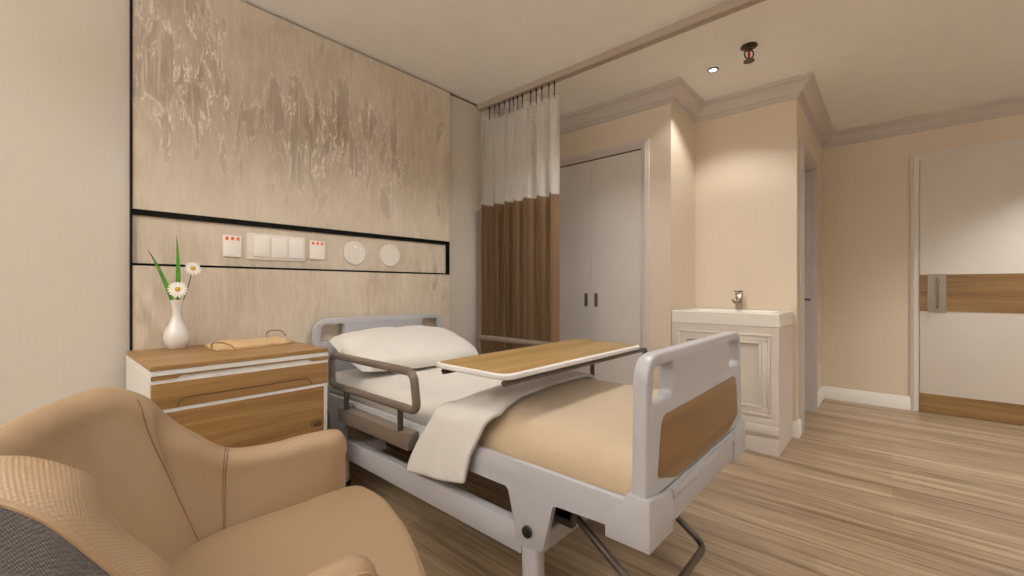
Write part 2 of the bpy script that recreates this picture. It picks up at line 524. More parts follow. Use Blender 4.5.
# ------------------------------------------------------------------ cladding behind the bed
wp = thing('wall_panel', None, None, (1.16, YW, 0), kind='structure')
PX0, PX1, PF, PB = .284, 2.04, 2.432, 2.452
obj('upper_board', bx(PX0, PX1, PF, PB, 1.392, 2.487), M['concrete'], wp)
obj('lower_board', bx(PX0, PX1, PF, PB, .02, 1.147), M['concrete'], wp)
obj('niche_board', bx(PX0 + .002, PX1 - .028, PB - .006, PB, 1.158, 1.37), M['concrete'], wp)
bm = bmesh.new()
box(bm, .2765, PX0, PF - .004, PB, .02, 2.487)
box(bm, PX0, PX1, PF + .003, PB, 1.366, 1.392)
box(bm, PX0, PX1, PF - .001, PB, 1.1475, 1.158)
box(bm, PX1 - .028, PX1, PF + .003, PB, 1.158, 1.366)
box(bm, PX1, PX1 + .004, PF + .004, PB, .02, 2.487)
obj('black_reveal', bm, M['black'], wp)

# ------------------------------------------------------------------ doors
# room door on the right wall
dr = thing('door_1', None, None, (XR, -.8, 0), kind='structure')
DY0, DY1 = -1.36, -.176
obj('door_leaf', bx(XR - .022, XR - .002, DY0, DY1, .004, 2.135, .002), M['door_white'], dr)
obj('kick_plate', bx(XR - .026, XR - .0225, DY0, DY1, .006, .162), M['oak_door'], dr)
obj('wood_band', bx(XR - .026, XR - .0225, DY0, DY1, .856, 1.162), M['oak_door'], dr)
bm = bmesh.new()
for (a, b, t) in ((.0, .05, .026), (.012, .04, .031)):
    pass
cas = [(0, .050), (.004, .058), (.030, .058)]
def casing(bm, axis, face, out, a0, a1, ztop, w, side):
    """three sided door casing; axis 1: opening along y on plane x=face ; axis 0: along x on plane y=face"""
    for o, t, d0, d1 in ((0, w, .001, .015), (.010, w - .012, .0152, .021), (.020, w - .028, .0212, .027)):
        U = [(a0 - w + o, 0), (a0 - w + t, 0), (a0 - w + t, ztop + w - t), (a1 + w - t, ztop + w - t), (a1 + w - t, 0), (a1 + w - o, 0), (a1 + w - o, ztop + w - o), (a0 - w + o, ztop + w - o)]
        merge(bm, prism(U, 1 - axis, face - d1, face - d0, .0015, 1))
casing(bm, 1, XR, -1, DY0 - .003, DY1 + .003, 2.138, .056, 0)
obj('door_casing', bm, M['door_white'], dr)
hp = obj('pull_plate', bx(XR - .030, XR - .0262, -.334, -.222, .846, 1.166, .001, 1), M['steel'], dr)
bm = bmesh.new()
tube(bm, fillet([(XR - .030, -.279, .885), (XR - .075, -.279, .885), (XR - .075, -.279, 1.135), (XR - .030, -.279, 1.135)], .012), .009, 10)
obj('pull_bar', bm, M['chrome'], hp)

# closet double doors
dc = thing('door_2', None, None, (XC, 1.84, 0), kind='structure')
CY0, CYM, CY1 = 1.414, 1.846, 2.278
for a, b, hy in ((CY0, CYM - .0015, 1.799), (CYM + .0015, CY1, 1.893)):
    lf = obj('door_leaf', bx(XC - .010, XC - .002, a, b, .01, 2.092, .0015, 1), M['closet'], dc)
    fr = bmesh.new()
    box(fr, XC - .0135, XC - .0105, hy - .017, hy + .017, .898, 1.008, .001, 1)
    p_ = obj('flush_pull', fr, M['steel'], lf)
    obj('pull_recess', bx(XC - .0150, XC - .0137, hy - .011, hy + .011, .905, 1.001), M['pull'], p_)
bm = bmesh.new(); casing(bm, 1, XC, -1, CY0 - .004, CY1 + .004, 2.106, .06, 0)
obj('door_casing', bm, M['trim'], dc)
obj('head_gap', bx(XC - .008, XC - .002, CY0, CY1, 2.093, 2.105), M['gap_shade'], dc)  # dark strip, shade of the gap over the doors put in as colour

# bathroom door in the basin wall's return
ds = thing('door_3', None, None, (4.07, YB, 0), kind='structure')
bm = bmesh.new(); casing(bm, 0, YB, -1, SX0, SX1, SZ, .07, 0)
obj('door_casing', bm, M['trim'], ds)
lf = obj('door_leaf', bx(SX0 + .012, SX1 - .012, YB + .065, YB + .095, .006, SZ - .012, .002), M['closet'], ds)
bm = bmesh.new()
box(bm, SX0 + .001, SX0 + .012, YB + .002, YB + .098, 0, SZ); box(bm, SX1 - .012, SX1 - .001, YB + .002, YB + .098, 0, SZ); box(bm, SX0, SX1, YB + .002, YB + .098, SZ - .012, SZ - .001)
obj('door_jamb', bm, M['pinkstub'], ds)
hd = bmesh.new()
lathe(hd, [(0, 0), (.026, 0), (.026, .008), (0, .008)], (4.27, YB + .065, .955), 20, Matrix.Rotation(PI / 2, 4, 'X'))
tube(hd, fillet([(4.27, YB + .062, .955), (4.27, YB + .004, .955), (4.16, YB + .004, .955)], .02), .009, 10)
obj('lever_handle', hd, M['bronze'], lf)

# ------------------------------------------------------------------ ceiling pieces
prof = [(2.334, 2.4995), (2.334, 2.456), (2.357, 2.456), (2.357, 2.474), (2.362, 2.474), (2.362, 2.456), (2.384, 2.456), (2.384, 2.4995)]
# prism axis=1: outline in (x, z)
ct = obj('curtain_track', prism(prof, 1, YF + .01, 2.448), M['track'], None)
tag(ct, 'long grey curtain track box fixed along the ceiling over the bed', 'curtain track')

dl = thing('recessed_downlight', 'small round recessed downlight glowing in the ceiling above the basin', 'ceiling light', (3.0, .887, H))
bm = bmesh.new(); lathe(bm, [(.022, -.0015), (.024, -.008), (.033, -.006), (.035, -.001), (.022, -.0015)], (3.0, .887, H), 28)
obj('trim_ring', bm, M['bronze'], dl)
bm = bmesh.new(); lathe(bm, [(0, -.0045), (.023, -.0045), (.023, -.0015), (0, -.0015)], (3.0, .887, H), 24)
obj('lamp_lens', bm, M['lens'], dl)

sp = thing('fire_sprinkler', 'dark bronze fire sprinkler with red bulb hanging from the ceiling', 'sprinkler', (2.854, .64, H))
sc = (2.854, .64, H)
bm = bmesh.new(); lathe(bm, [(0, -.001), (.046, -.001), (.047, -.006), (.036, -.013), (.022, -.016), (.020, -.026), (.012, -.030), (0, -.030)], sc, 28)
obj('escutcheon', bm, M['bronze'], sp)
for s in (-1, 1):
    bm = bmesh.new()
    # arms spread across the line of sight
    dx, dy = .66 * s, -.75 * s
    tube(bm, fillet([(sc[0] + dx * .014, sc[1] + dy * .014, H - .026), (sc[0] + dx * .026, sc[1] + dy * .026, H - .036), (sc[0] + dx * .026, sc[1] + dy * .026, H - .062), (sc[0] + dx * .004, sc[1] + dy * .004, H - .082)], .01), .0042, 8)
    obj('frame_arm', bm, M['blackp'], sp)
bm = bmesh.new(); lathe(bm, [(0, -.030), (.007, -.031), (.0075, -.05), (.007, -.072), (0, -.076)], sc, 14)
obj('glass_bulb', bm, M['red'], sp)
bm = bmesh.new(); lathe(bm, [(0, -.082), (.012, -.083), (.030, -.088), (.031, -.092), (.012, -.090), (0, -.090)], sc, 24)
obj('deflector', bm, M['bronze'], sp)

# ------------------------------------------------------------------ curtain
XCU = 2.362
cu = thing('hospital_curtain', 'brown privacy curtain with white mesh top hanging beside the bed', 'curtain', (XCU, 2.04, 0))
CA, CB = 1.685, 2.405
# pleat positions: fold tips towards the bed (near) and away
def pleat(t):
    """t 0..1 from the free end to the wall"""
    ph = 2 * PI * 7.0 * (t + .018 * math.sin(11 * t) + .012 * math.sin(23 * t + 1))
    x = XCU + .080 * math.sin(ph + 2.3) * (1 - .15 * math.sin(5 * t))
    y = CA + (CB - CA) * t + .026 * math.sin(2 * ph + 4.6 + 1.2)
    return x, y
def curtain_rows(z0, z1, nz, n=260):
    rows = []
    for i in range(n + 1):
        t = i / n
        x, y = pleat(t)
        col = []
        for j in range(nz + 1):
            z = z0 + (z1 - z0) * j / nz
            k = 1 - .15 * smooth((z - 2.1) / .4)
            yy = min(y, 2.444)
            col.append(Vector((XCU + (x - XCU) * k, yy, z)))
        rows.append(col)
    return rows
obj('brown_panel', grid(curtain_rows(.09, 1.69, 8)), M['curtain'], cu, ang=80)
obj('mesh_panel', grid(curtain_rows(1.688, 2.375, 8)), M['sheer'], cu, ang=80)
crossings = []
for i in range(1, 1200):
    a, b = pleat((i - 1) / 1200)[0] - XCU, pleat(i / 1200)[0] - XCU
    if a * b < 0: crossings.append(pleat((i - .5) / 1200)[1])
for y in crossings[:13]:
    bm = bmesh.new()
    tube(bm, [(XCU - .004, y, 2.4552), (XCU - .004, y, 2.352)], .0042, 6)
    tube(bm, [(XCU - .004, y, 2.436), (XCU - .004, y, 2.4548)], .0075, 8)
    obj('curtain_hook', bm, M['blackp'], cu)

# ------------------------------------------------------------------ outlets in the niche
NF = PB - .0062
def outlet(x0, x1, z0, z1, label):
    t = thing('socket_plate', label, 'wall socket', ((x0 + x1) / 2, NF, z0), group=None)
    pl = obj('cover_plate', bx(x0, x1, NF - .009, NF - .0005, z0, z1, .002), M['plate'], t)
    w = x1 - x0
    for k in range(3):
        cx = x0 + w * (.2 + .3 * k)
        obj('orange_indicator', bx(cx - w * .085, cx + w * .085, NF - .0105, NF - .0092, z1 - .024, z1 - .007, .001, 1), M['orange'], t)
outlet(.617, .697, 1.205, 1.310, 'white socket plate with three orange dots left of the wide switch panel')
outlet(1.034, 1.118, 1.212, 1.318, 'white socket plate with three orange dots between switch panel and round discs')
t = thing('switch_panel', 'wide white panel of three rocker switches above the bedside cabinet', 'light switch', (.865, NF, 1.19))
fr = obj('frame', bx(.720, 1.010, NF - .006, NF - .0005, 1.196, 1.330, .002), M['plate2'], t)
for a, b in ((.750, .826), (.836, .912), (.922, .998)):
    r = obj('rocker', bx(a, b, NF - .011, NF - .0062, 1.212, 1.317, .002), M['plate'], t)
    obj('rocker_line', bx(a + .012, b - .012, NF - .0118, NF - .0112, 1.225, 1.228), M['plate2'], r)
for cx, lab in ((1.303, 'round white disc outlet on the niche, the one nearer the switches'), (1.548, 'round white disc outlet on the niche, nearer its black end')):
    t = thing('round_outlet', lab, 'wall outlet', (cx, NF, 1.262))
    R90 = Matrix.Rotation(PI / 2, 4, 'X')
    bm = bmesh.new(); lathe(bm, [(0, .0005), (.072, .0005), (.074, .003), (.071, .007), (.062, .009), (.060, .0075), (0, .0075)], (cx, NF, 1.262), 40, R90)
    obj('cover_disc', bm, M['plate2'], t)
    if cx < 1.4:
        for (ax, az, rr) in ((0, 0, .007), (0, .036, .012), (-.034, -.02, .009), (.034, -.02, .009), (.03, .026, .008)):
            bm = bmesh.new(); lathe(bm, [(0, .0077), (rr, .0077), (rr * .8, .011), (0, .011)], (cx + ax, NF, 1.262 + az), 14, R90)
            obj('boss', bm, M['plate'], t)

# ------------------------------------------------------------------ bedside cabinet
kx0, kx1, kf, kb, kt = .262, .872, 1.872, 2.424, .783
cab = thing('bedside_cabinet', 'white bedside cabinet with oak top and oak drawer fronts', 'cabinet', ((kx0 + kx1) / 2, 2.15, 0))
bm = bmesh.new()
box(bm, kx0, kx0 + .018, kf + .004, kb, .02, .7475, .002, 1); box(bm, kx1 - .018, kx1, kf + .004, kb, .02, .7475, .002, 1)
box(bm, kx0 + .018, kx1 - .018, kf + .002, kf + .011, .7345, .747); box(bm, kx0 + .018, kx1 - .018, kb - .012, kb, .02, .76); box(bm, kx0 + .018, kx1 - .018, kf + .02, kb - .012, .02, .05)
box(bm, kx0, kx1, kf - .002, kb, .748, .766, .002, 1)
for z in (.625, .728): box(bm, kx0 + .002, kx1 - .002, kf - .001, kb - .02, z - .006, z + .006)
obj('carcass', bm, M['carcass'], cab)
obj('oak_top', bx(kx0, kx1, kf - .004, kb, .7665, kt, .0015, 1), M['oak_x'], cab)
def front(z0, z1, name, notch=None, top_slot=False, bot_slot=False):
    x0, x1 = kx0 + .004, kx1 - .004
    if name == 'door_front': x1 = kx1 - .019
    pts = [(x0, z0)]
    if top_slot or bot_slot: pass
    pts += [(x1, z0), (x1, z1)]
    if top_slot:
        pts += [(x1, z1)]
    pts += [(x0, z1)]
    return x0, x1
# top rail of oak with a hand slot cut from its lower edge
x0, x1 = kx0 + .003, kx1 - .003
sl = fil2([(x0, .7345), (x0, .747), (x1, .747), (x1, .7345), (x1 - .07, .7345), (x1 - .085, .7440), (x0 + .085, .7440), (x0 + .07, .7345)], 0)
d1 = obj('drawer_rail', prism(sl, 1, kf - .004, kf + .0015), M['oak_x'], cab)
d2 = obj('drawer', bx(x0, x1, kf - .004, kf + .014, .632, .7215, .0012, 1), M['oak_x'], cab)
# the arched hand groove on the second drawer
bm = bmesh.new()
gp = fillet([(.334, kf - .0036, .634), (.348, kf - .0036, .663), (.785, kf - .0036, .663), (.800, kf - .0036, .636)], .028, 6)
tube(bm, gp, .0022, 6)
obj('hand_groove', bm, M['oak_in'], d2)
d3 = obj('cupboard_door', bx(x0, kx1 - .020, kf - .004, kf + .014, .06, .618, .0012, 1), M['oak_x'], cab)
bm = bmesh.new()
tube(bm, fillet([(.800, kf - .0036, .452), (.800, kf - .0036, .472), (.845, kf - .0036, .472)], .006), .003, 6)
box(bm, .806, .845, kf - .0046, kf - .0040, .448, .466)
obj('finger_notch', bm, M['oak_in'], d3)

# ------------------------------------------------------------------ vase, flowers, leaves
vc = Vector((.423, 2.360, kt + .0006))
prof = [(0, 0), (.030, 0), (.034, .003), (.044, .022), (.0485, .045), (.046, .068), (.037, .092), (.026, .115), (.019, .137), (.0165, .158), (.0175, .180), (.021, .200), (.0245, .212), (.0235, .2145), (.020, .205), (.0145, .18), (.0135, .158), (.016, .137), (.020, .12), (.0, .10)]
bm = bmesh.new(); lathe(bm, prof, vc, 36)
v = obj('vase', bm, M['ceramic']); tag(v, 'glossy white bud vase standing on the bedside cabinet', 'vase')
def stem_pts(a, b, bend=(0, 0, 0), n=8):
    a, b = Vector(a), Vector(b); m = (a + b) / 2 + Vector(bend)
    return [a * (1 - t) ** 2 + m * 2 * t * (1 - t) + b * t * t for t in [i / n for i in range(n + 1)]]
def daisy(c, face, stem_a, label, r, bend=(0, 0, 0)):
    t = thing('daisy', label, 'flower', stem_a, group='daisies in the vase')
    c = Vector(c); f = Vector(face).normalized()
    Q = f.to_track_quat('Z', 'Y').to_matrix().to_4x4()
    bm = bmesh.new()
    # ring of notched petals growing from one small disc
    n = 17
    hub = [bm.verts.new((.006 * math.cos(2 * PI * k / (2 * n)), .006 * math.sin(2 * PI * k / (2 * n)), 0)) for k in range(2 * n)]
    bm.faces.new(hub)
    for k in range(n):
        a0 = 2 * PI * (2 * k) / (2 * n); a1 = 2 * PI * (2 * k + 1) / (2 * n); am = (a0 + a1) / 2
        L = r * (1 + .12 * (hsh(k, 3) - .5)); w = r * .125
        dv = Vector((math.cos(am), math.sin(am), 0)); pv = Vector((-dv.y, dv.x, 0))
        lift = .25 * (hsh(k, 9) - .3) * r
        P1 = [bm.verts.new(dv * L * .55 + s * pv * w + Vector((0, 0, lift * .5 + .002))) for s in (-1, 1)]
        P2 = [bm.verts.new(dv * L * .88 + s * pv * w * .85 + Vector((0, 0, lift))) for s in (-1, 1)]
        T = bm.verts.new(dv * L + Vector((0, 0, lift * 1.1)))
        bm.faces.new((hub[2 * k], hub[2 * k + 1], P1[1], P1[0])); bm.faces.new((P1[0], P1[1], P2[1], P2[0])); bm.faces.new((P2[0], P2[1], T))
    bmesh.ops.transform(bm, matrix=Matrix.Translation(c) @ Q, verts=bm.verts[:])
    obj('petals', bm, M['petal'], t)
    bm = bmesh.new(); lathe(bm, [(0, -.002), (.010, -.001), (.0105, .003), (.007, .006), (0, .007)], c, 14, Q)
    obj('pollen_centre', bm, M['pollen'], t)
    bm = bmesh.new(); tube(bm, stem_pts(stem_a, c - f * .004, bend), .0024, 7)
    obj('stem', bm, M['stem'], t)
base = vc + Vector((0, 0, .165))
daisy((.418, 2.318, 1.044), (-.22, -1, .12), base + Vector((.004, -.004, 0)), 'open white daisy drooping low over the vase mouth', .036, (0, .0, .02))
daisy((.478, 2.345, 1.138), (.12, -1, .30), base + Vector((.008, .004, 0)), 'white daisy on its long stem right of the upright leaf', .033, (.01, 0, .0))
def blade(pts, w, label):
    bm = bmesh.new(); n = len(pts) - 1
    L = []
    for i, p in enumerate(pts):
        t = i / n; ww = w * (math.sin(PI * (.18 + .82 * t) ** .9) if t < 1 else .0) + .0004
        dn = (pts[min(i + 1, n)] - pts[max(i - 1, 0)]).normalized()
        side = dn.cross(Vector((0, -1, 0))).normalized()
        L.append([bm.verts.new(p - side * ww), bm.verts.new(p + Vector((0, .002, 0))), bm.verts.new(p + side * ww)])
    for A, B in zip(L, L[1:]):
        for k in range(2): bm.faces.new((A[k], A[k + 1], B[k + 1], B[k]))
    o = obj('grass_leaf', bm, M['leaf']); tag(o, label, 'leaf', 'long leaves in the vase'); return o
blade(stem_pts(base + Vector((.002, .004, 0)), (.420, 2.350, 1.285), (.010, 0, 0), 12), .0085, 'long green leaf standing upright in the white vase')
blade(stem_pts(base + Vector((-.005, .002, 0)), (.322, 2.345, 1.212), (.010, 0, .025), 12), .0075, 'long green leaf leaning left out of the white vase')

# ------------------------------------------------------------------ paper bag lying on the cabinet
bag = thing('paper_bag', 'crumpled tan paper bag lying flat on the bedside cabinet', 'bag', (.68, 2.2, kt))
def bagpt(s, t, up):
    """s 0..1 along x, t 0..1 depth"""
    x = .515 + .335 * s
    front_ = 2.10 + .05 * s + .010 * math.sin(9 * s + 1) + .008 * math.sin(21 * s)
    back_ = 2.315 + .018 * math.sin(7 * s) + .03 * s
    if s > .85: 
        k = (s - .85) / .15; front_ += .05 * k * k; back_ -= .02 * k
    y = front_ + (back_ - front_) * t
    e = min(1, 6 * min(t, 1 - t, s, 1 - s))
    z = kt + .0016 + (up * (.006 + .016 * smooth(e) + .007 * noise2(s * 9, t * 6)) if up else 0)
    return Vector((x, y, z))
bm = bmesh.new()
n, mm = 40, 18
top = [[bagpt(i / n, j / mm, 1) for j in range(mm + 1)] for i in range(n + 1)]
bot = [[bagpt(i / n, j / mm, 0) for j in range(mm + 1)] for i in range(n + 1)]
rows = [t_ + b_[::-1] for t_, b_ in zip(top, bot)]
gb = grid(rows, False, True)
for row in (rows[0], rows[-1]): pass
bmesh.ops.holes_fill(gb, edges=[e for e in gb.edges if e.is_boundary], sides=0)
obj('paper_body', gb, M['bag'], bag, ang=25)
for pts in ([(.512, 2.19, kt + .012), (.505, 2.16, kt + .034), (.535, 2.12, kt + .036), (.562, 2.09, kt + .022), (.572, 2.075, kt + .003)],
            [(.775, 2.33, kt + .018), (.79, 2.375, kt + .044), (.83, 2.395, kt + .050), (.868, 2.385, kt + .044), (.872, 2.35, kt + .02)]):
    bm = bmesh.new(); tube(bm, fillet(pts, .05, 6), .0036, 7)
    obj('cord_handle', bm, M['cord'], bag)

# ------------------------------------------------------------------ hospital bed
BX = 1.475
bed = thing('hospital_bed', 'white adjustable hospital bed with oak footboard panel', 'bed', (BX, 1.4, 0))
def board(y0, y1, wood_in, name):
    th = y1 - y0; ym = (y0 + y1) / 2
    out = [(-.456, .500), (.456, .500), (.446, .876), (-.446, .876)]
    out = fil2(out, [.004, .004, .075, .075], 8)
    def hole(s):
        h = [(s * .415, .745), (s * .283, .745), (s * .272, .843), (s * .400, .843)]
        return fil2(h, .022, 5)
    Mx = Matrix.Translation((BX, ym, 0)) @ Matrix.Rotation(PI / 2, 4, 'X')
    return obj(name, plate(out, [hole(-1), hole(1)], th, .007, Mx), M['bed_white'], bed)
fb = board(.460, .500, True, 'footboard')
wp2 = fil2([(-.384, .552), (-.262, .514), (.262, .514), (.384, .552), (.356, .708), (-.356, .708)], [.012, .02, .02, .012, .035, .035], 6)
Mx = Matrix.Translation((BX, .4585, 0)) @ Matrix.Rotation(PI / 2, 4, 'X')
obj('oak_panel', plate(wp2, [], .005, .001, Mx), M['oak_foot'], fb)
hb = board(2.365, 2.402, False, 'headboard')
# lower bumper bars and corner blocks
for (ya, yb, nm) in ((.455, .505, 'foot_bar'), (2.36, 2.405, 'head_bar')):
    bm = bmesh.new()
    box(bm, BX - .44, BX + .44, ya, yb, .395, .4995, .006, 2)
    if nm == 'foot_bar': box(bm, BX - .30, BX + .30, ya - .008, ya + .012, .468, .494, .004, 2)
    obj(nm, bm, M['bed_white'], bed)
for s in (-1, 1):
    for (yo, yi, sg) in ((.447, .572, 1), (2.414, 2.29, -1)):
        # L-shaped block: cheek along the side, nose along the board
        xo = BX + s * .462
        P_ = [(xo, yo, .520), (xo, yo + sg * .060, .524), (xo, yi, .428), (xo - s * .026, yi, .428), (xo - s * .026, yo + sg * .060, .524), (xo - s * .026, yo + sg * .050, .522), (xo - s * .155, yo + sg * .050, .492), (xo - s * .155, yo, .492), (xo - s * .026, yo, .518)]
        bm = bmesh.new()
        top = [bm.verts.new(p) for p in P_]
        bot = [bm.verts.new((p[0], p[1], .388 - .003 * (k in (6, 7)))) for k, p in enumerate(P_)]
        for k in range(9): bm.faces.new((top[k], top[(k + 1) % 9], bot[(k + 1) % 9], bot[k]))
        for q in ((0, 1, 4, 5), (1, 2, 3, 4), (5, 6, 7, 8), (0, 5, 8)):
            bm.faces.new([top[k] for k in q]); bm.faces.new([bot[k] for k in q])
        bmesh.ops.recalc_face_normals(bm, faces=bm.faces[:])
        bmesh.ops.bevel(bm, geom=[e for e in bm.edges if len(e.link_faces) == 2 and e.calc_face_angle() > .5], offset=.004, segments=2, affect='EDGES', profile=.5)
        obj('corner_block', bm, M['bed_white'], bed)
# side panels with their two drop brackets
for s in (-1, 1):
    xo = BX + s * .455; xi = BX + s * .436
    pts = [(.505, .502), (.505, .416), (.742, .412), (.752, .402), (.780, .262), (.800, .248), (.872, .238), (.888, .250), (.922, .402), (.934, .412),
           (1.99, .408), (2.002, .398), (2.030, .262), (2.050, .248), (2.125, .240), (2.142, .250), (2.176, .402), (2.19, .41), (2.355, .41), (2.355, .502)]
    pn = obj('side_panel', prism(pts, 0, min(xo, xi), max(xo, xi), .0035, 2), M['bed_white'], bed)
    for yk, zk in ((.842, .296), (2.086, .296)):
        bm = bmesh.new()
        lathe(bm, [(0, 0), (.017, 0), (.019, .004), (.017, .010), (0, .012)], (xo, yk, zk), 20, Matrix.Rotation(s * PI / 2, 4, 'Y'))
        obj('pivot_cap', bm, M['blackp'], pn)
    # legs
    for yl in (.842, 2.086):
        a, b = sorted((BX + s * .449, BX + s * .400))
        lg = obj('leg', bx(a, b, yl - .030, yl + .038, .066, .30, .016, 4), M['bed_white'], bed)
        bm = bmesh.new()
        lathe(bm, [(0, -.014), (.030, -.014), (.032, -.010), (.032, .010), (.030, .014), (0, .014)], (BX + s * .41, yl, .0325), 24, Matrix.Rotation(PI / 2, 4, 'Y'))
        box(bm, BX + s * .41 - .019, BX + s * .41 + .019, yl - .020, yl + .020, .045, .068, .003, 1)
        obj('caster', bm, M['blackp'], lg)
    a, b = sorted((BX + s * .446, BX + s * .408))
    obj('beam', bx(a, b, .879, 2.049, .205, .300, .005, 2), M['bed_white'], bed)
# cross members and the deck
for y in (.842, 2.0):
    obj('cross_member', bx(BX - .4075, BX + .4075, y - .025, y + .025, .215, .275, .004, 1), M['bed_white'], bed)
bm = bmesh.new(); box(bm, BX - .435, BX + .435, .506, 2.358, .425, .447, .003, 1)
obj('mattress_deck', bm, M['bed_white'], bed)
bm = bmesh.new(); box(bm, BX - .40, BX - .33, 1.86, 2.0, .335, .36, .003, 1); box(bm, BX - .36, BX - .28, 1.70, 1.80, .30, .345, .003, 1); box(bm, BX - .38, BX - .30, 1.78, 1.88, .345, .424, .003, 1)
obj('motor_housing', bm, M['blackp'], bed)
bm = bmesh.new(); box(bm, BX - .43, BX - .405, .695, .765, .345, .424, .003, 1); box(bm, BX - .43, BX + .43, .70, .76, .365, .424, .003, 1)
obj('hinge_bar', bm, M['blackp'], bed)
# U-shaped tube folded down below the foot end
bm = bmesh.new()
tube(bm, fillet([(1.215, .93, .372), (1.215, .517, .095), (1.655, .517, .095), (1.655, .93, .372)], .045, 7), .0125, 12)
for x in (1.215, 1.655): box(bm, x - .010, x + .010, .80, .85, .30, .425, .003, 1)
obj('crank_tube', bm, M['tubes'], bed)
bm = bmesh.new(); box(bm, 1.232, 1.25, .80, .835, .285, .318, .003, 1)
obj('tube_clip', bm, M['steel'], bed)
# side rails
def side_rail(s):
    xo = BX + s * .500
    r = bmesh.new()
    loop = fillet([(xo, 1.352, .578), (xo, 2.050, .578), (xo, 2.050, .724), (xo, 1.376, .724)], .040, 7, True)
    tube(r, loop, .0165, 14, True, flat=.0165)
    ob = obj('side_rail', r, M['rail'], bed)
    for y in (1.465, 1.905):
        bm = bmesh.new(); tube(bm, [(xo, y, .574), (xo, y, .478)], .012, 12)
        obj('rail_post', bm, M['rail_dark'], ob)
    a, b = sorted((xo + s * .012, xo - s * .044))
    obj('rail_mount', bx(a, b, 1.400, 1.968, .418, .482, .004, 2), M['rail'], ob)
side_rail(-1); side_rail(1)

# ------------------------------------------------------------------ mattress, pillow, covers
def soft_slab(x0, x1, y0, y1, z0, z1, r, n=10, nx=36, ny=60, ripple=.0):
    """rounded slab as a closed grid"""
    rows = []
    prof = []
    w = (x1 - x0) / 2
    # cross section ring in x,z
    sec = []
    for k in range(nx + 1): sec.append((-w + r + (2 * w - 2 * r) * k / nx, z1))
    for k in range(1, n): a = PI / 2 * (1 - k / n); sec.append((w - r + r * math.cos(a), z1 - r + r * math.sin(a)))
    for k in range(n + 1): a = -PI / 2 * k / n; sec.append((w - r + r * math.cos(a), z0 + r + r * math.sin(a)))
    for k in range(1, n + 1): a = -PI / 2 - PI / 2 * k / n; sec.append((-w + r + r * math.cos(a), z0 + r + r * math.sin(a)))
    for k in range(n): a = PI - PI / 2 * k / n; sec.append((-w + r + r * math.cos(a), z1 - r + r * math.sin(a)))
    zm = (z0 + z1) / 2
    ys = []
    for k in range(n + 1): a = PI / 2 * k / n; ys.append((y0 + r - r * math.cos(a), (r - r * math.sin(a))))
    for k in range(1, ny): ys.append((y0 + r + (y1 - y0 - 2 * r) * k / ny, 0))
    for k in range(n, -1, -1): a = PI / 2 * k / n; ys.append((y1 - r + r * math.cos(a), (r - r * math.sin(a))))
    for y, ins in ys:
        row = []
        for x, z in sec:
            fx = (w - ins) / w; fz = ((z1 - z0) / 2 - ins) / ((z1 - z0) / 2)
            zz = zm + (z - zm) * fz
            if ripple and z > zm: zz += ripple * (noise2(x * 6 + 3, y * 5) - .5) + ripple * .7 * (noise2(x * 14 + y * 5, y * 3) - .5)
            row.append(Vector(((x0 + x1) / 2 + x * fx, y, zz)))
        rows.append(row)
    bm = grid(rows, False, True)
    bmesh.ops.holes_fill(bm, edges=[e for e in bm.edges if e.is_boundary], sides=0)
    return bm
mt = obj('mattress', soft_slab(BX - .41, BX + .41, .527, 2.345, .449, .590, .066, ripple=.004), M['sheet'])
tag(mt, 'mattress in a fitted white sheet lying in the hospital bed', 'mattress')
bm = bmesh.new()
for z in (.593,):
    pts = fillet([(BX - .4125, .52, .578), (BX - .4125, 2.35, .578)], 0)
# pillow
def pillow():
    nx, ny = 44, 30
    a, b, th = .430, .222, .096
    def P(i, j, side):
        u = -1 + 2 * i / nx; v = -1 + 2 * j / ny
        # square to soft pillow outline
        k = 1 - .05 * (1 - abs(u) ** 2) * abs(v) ** 2
        x = a * u * math.sqrt(1 - .11 * v * v - .05 * (1 - v * v)); y = b * v * math.sqrt(1 - .24 * u * u)
        e = max(0, (1 - abs(u) ** 2.6)) * max(0, (1 - abs(v) ** 2.4))
        h = th * e ** .38
        wr = .016 * (noise2(u * 5 + 7, v * 4 + side) - .5) * (1 - e ** 2) + .010 * (noise2(u * 9, v * 7 + 3) - .5) * e
        if side > 0: z = h * 1.0 + wr * e ** .3
        else: z = -h * .36
        return Vector((x, y, z))
    top = [[P(i, j, 1) for j in range(ny + 1)] for i in range(nx + 1)]
    bot = [[P(i, j, -1) for j in range(ny + 1)] for i in range(nx + 1)]
    rows = [t_ + b_[::-1][1:-1] for t_, b_ in zip(top, bot)]
    bm = grid(rows, False, True)
    bmesh.ops.remove_doubles(bm, verts=bm.verts[:], dist=1e-5)
    return bm
bm = pillow()
bmesh.ops.transform(bm, matrix=Matrix.Translation((BX + .015, 2.14, .689)) @ Matrix.Rotation(math.radians(19), 4, 'X') @ Matrix.Rotation(math.radians(1.5), 4, 'Y'), verts=bm.verts[:])
pw = obj('pillow', bm, M['pillow'], ang=75)
tag(pw, 'plump white pillow propped against the headboard', 'pillow')
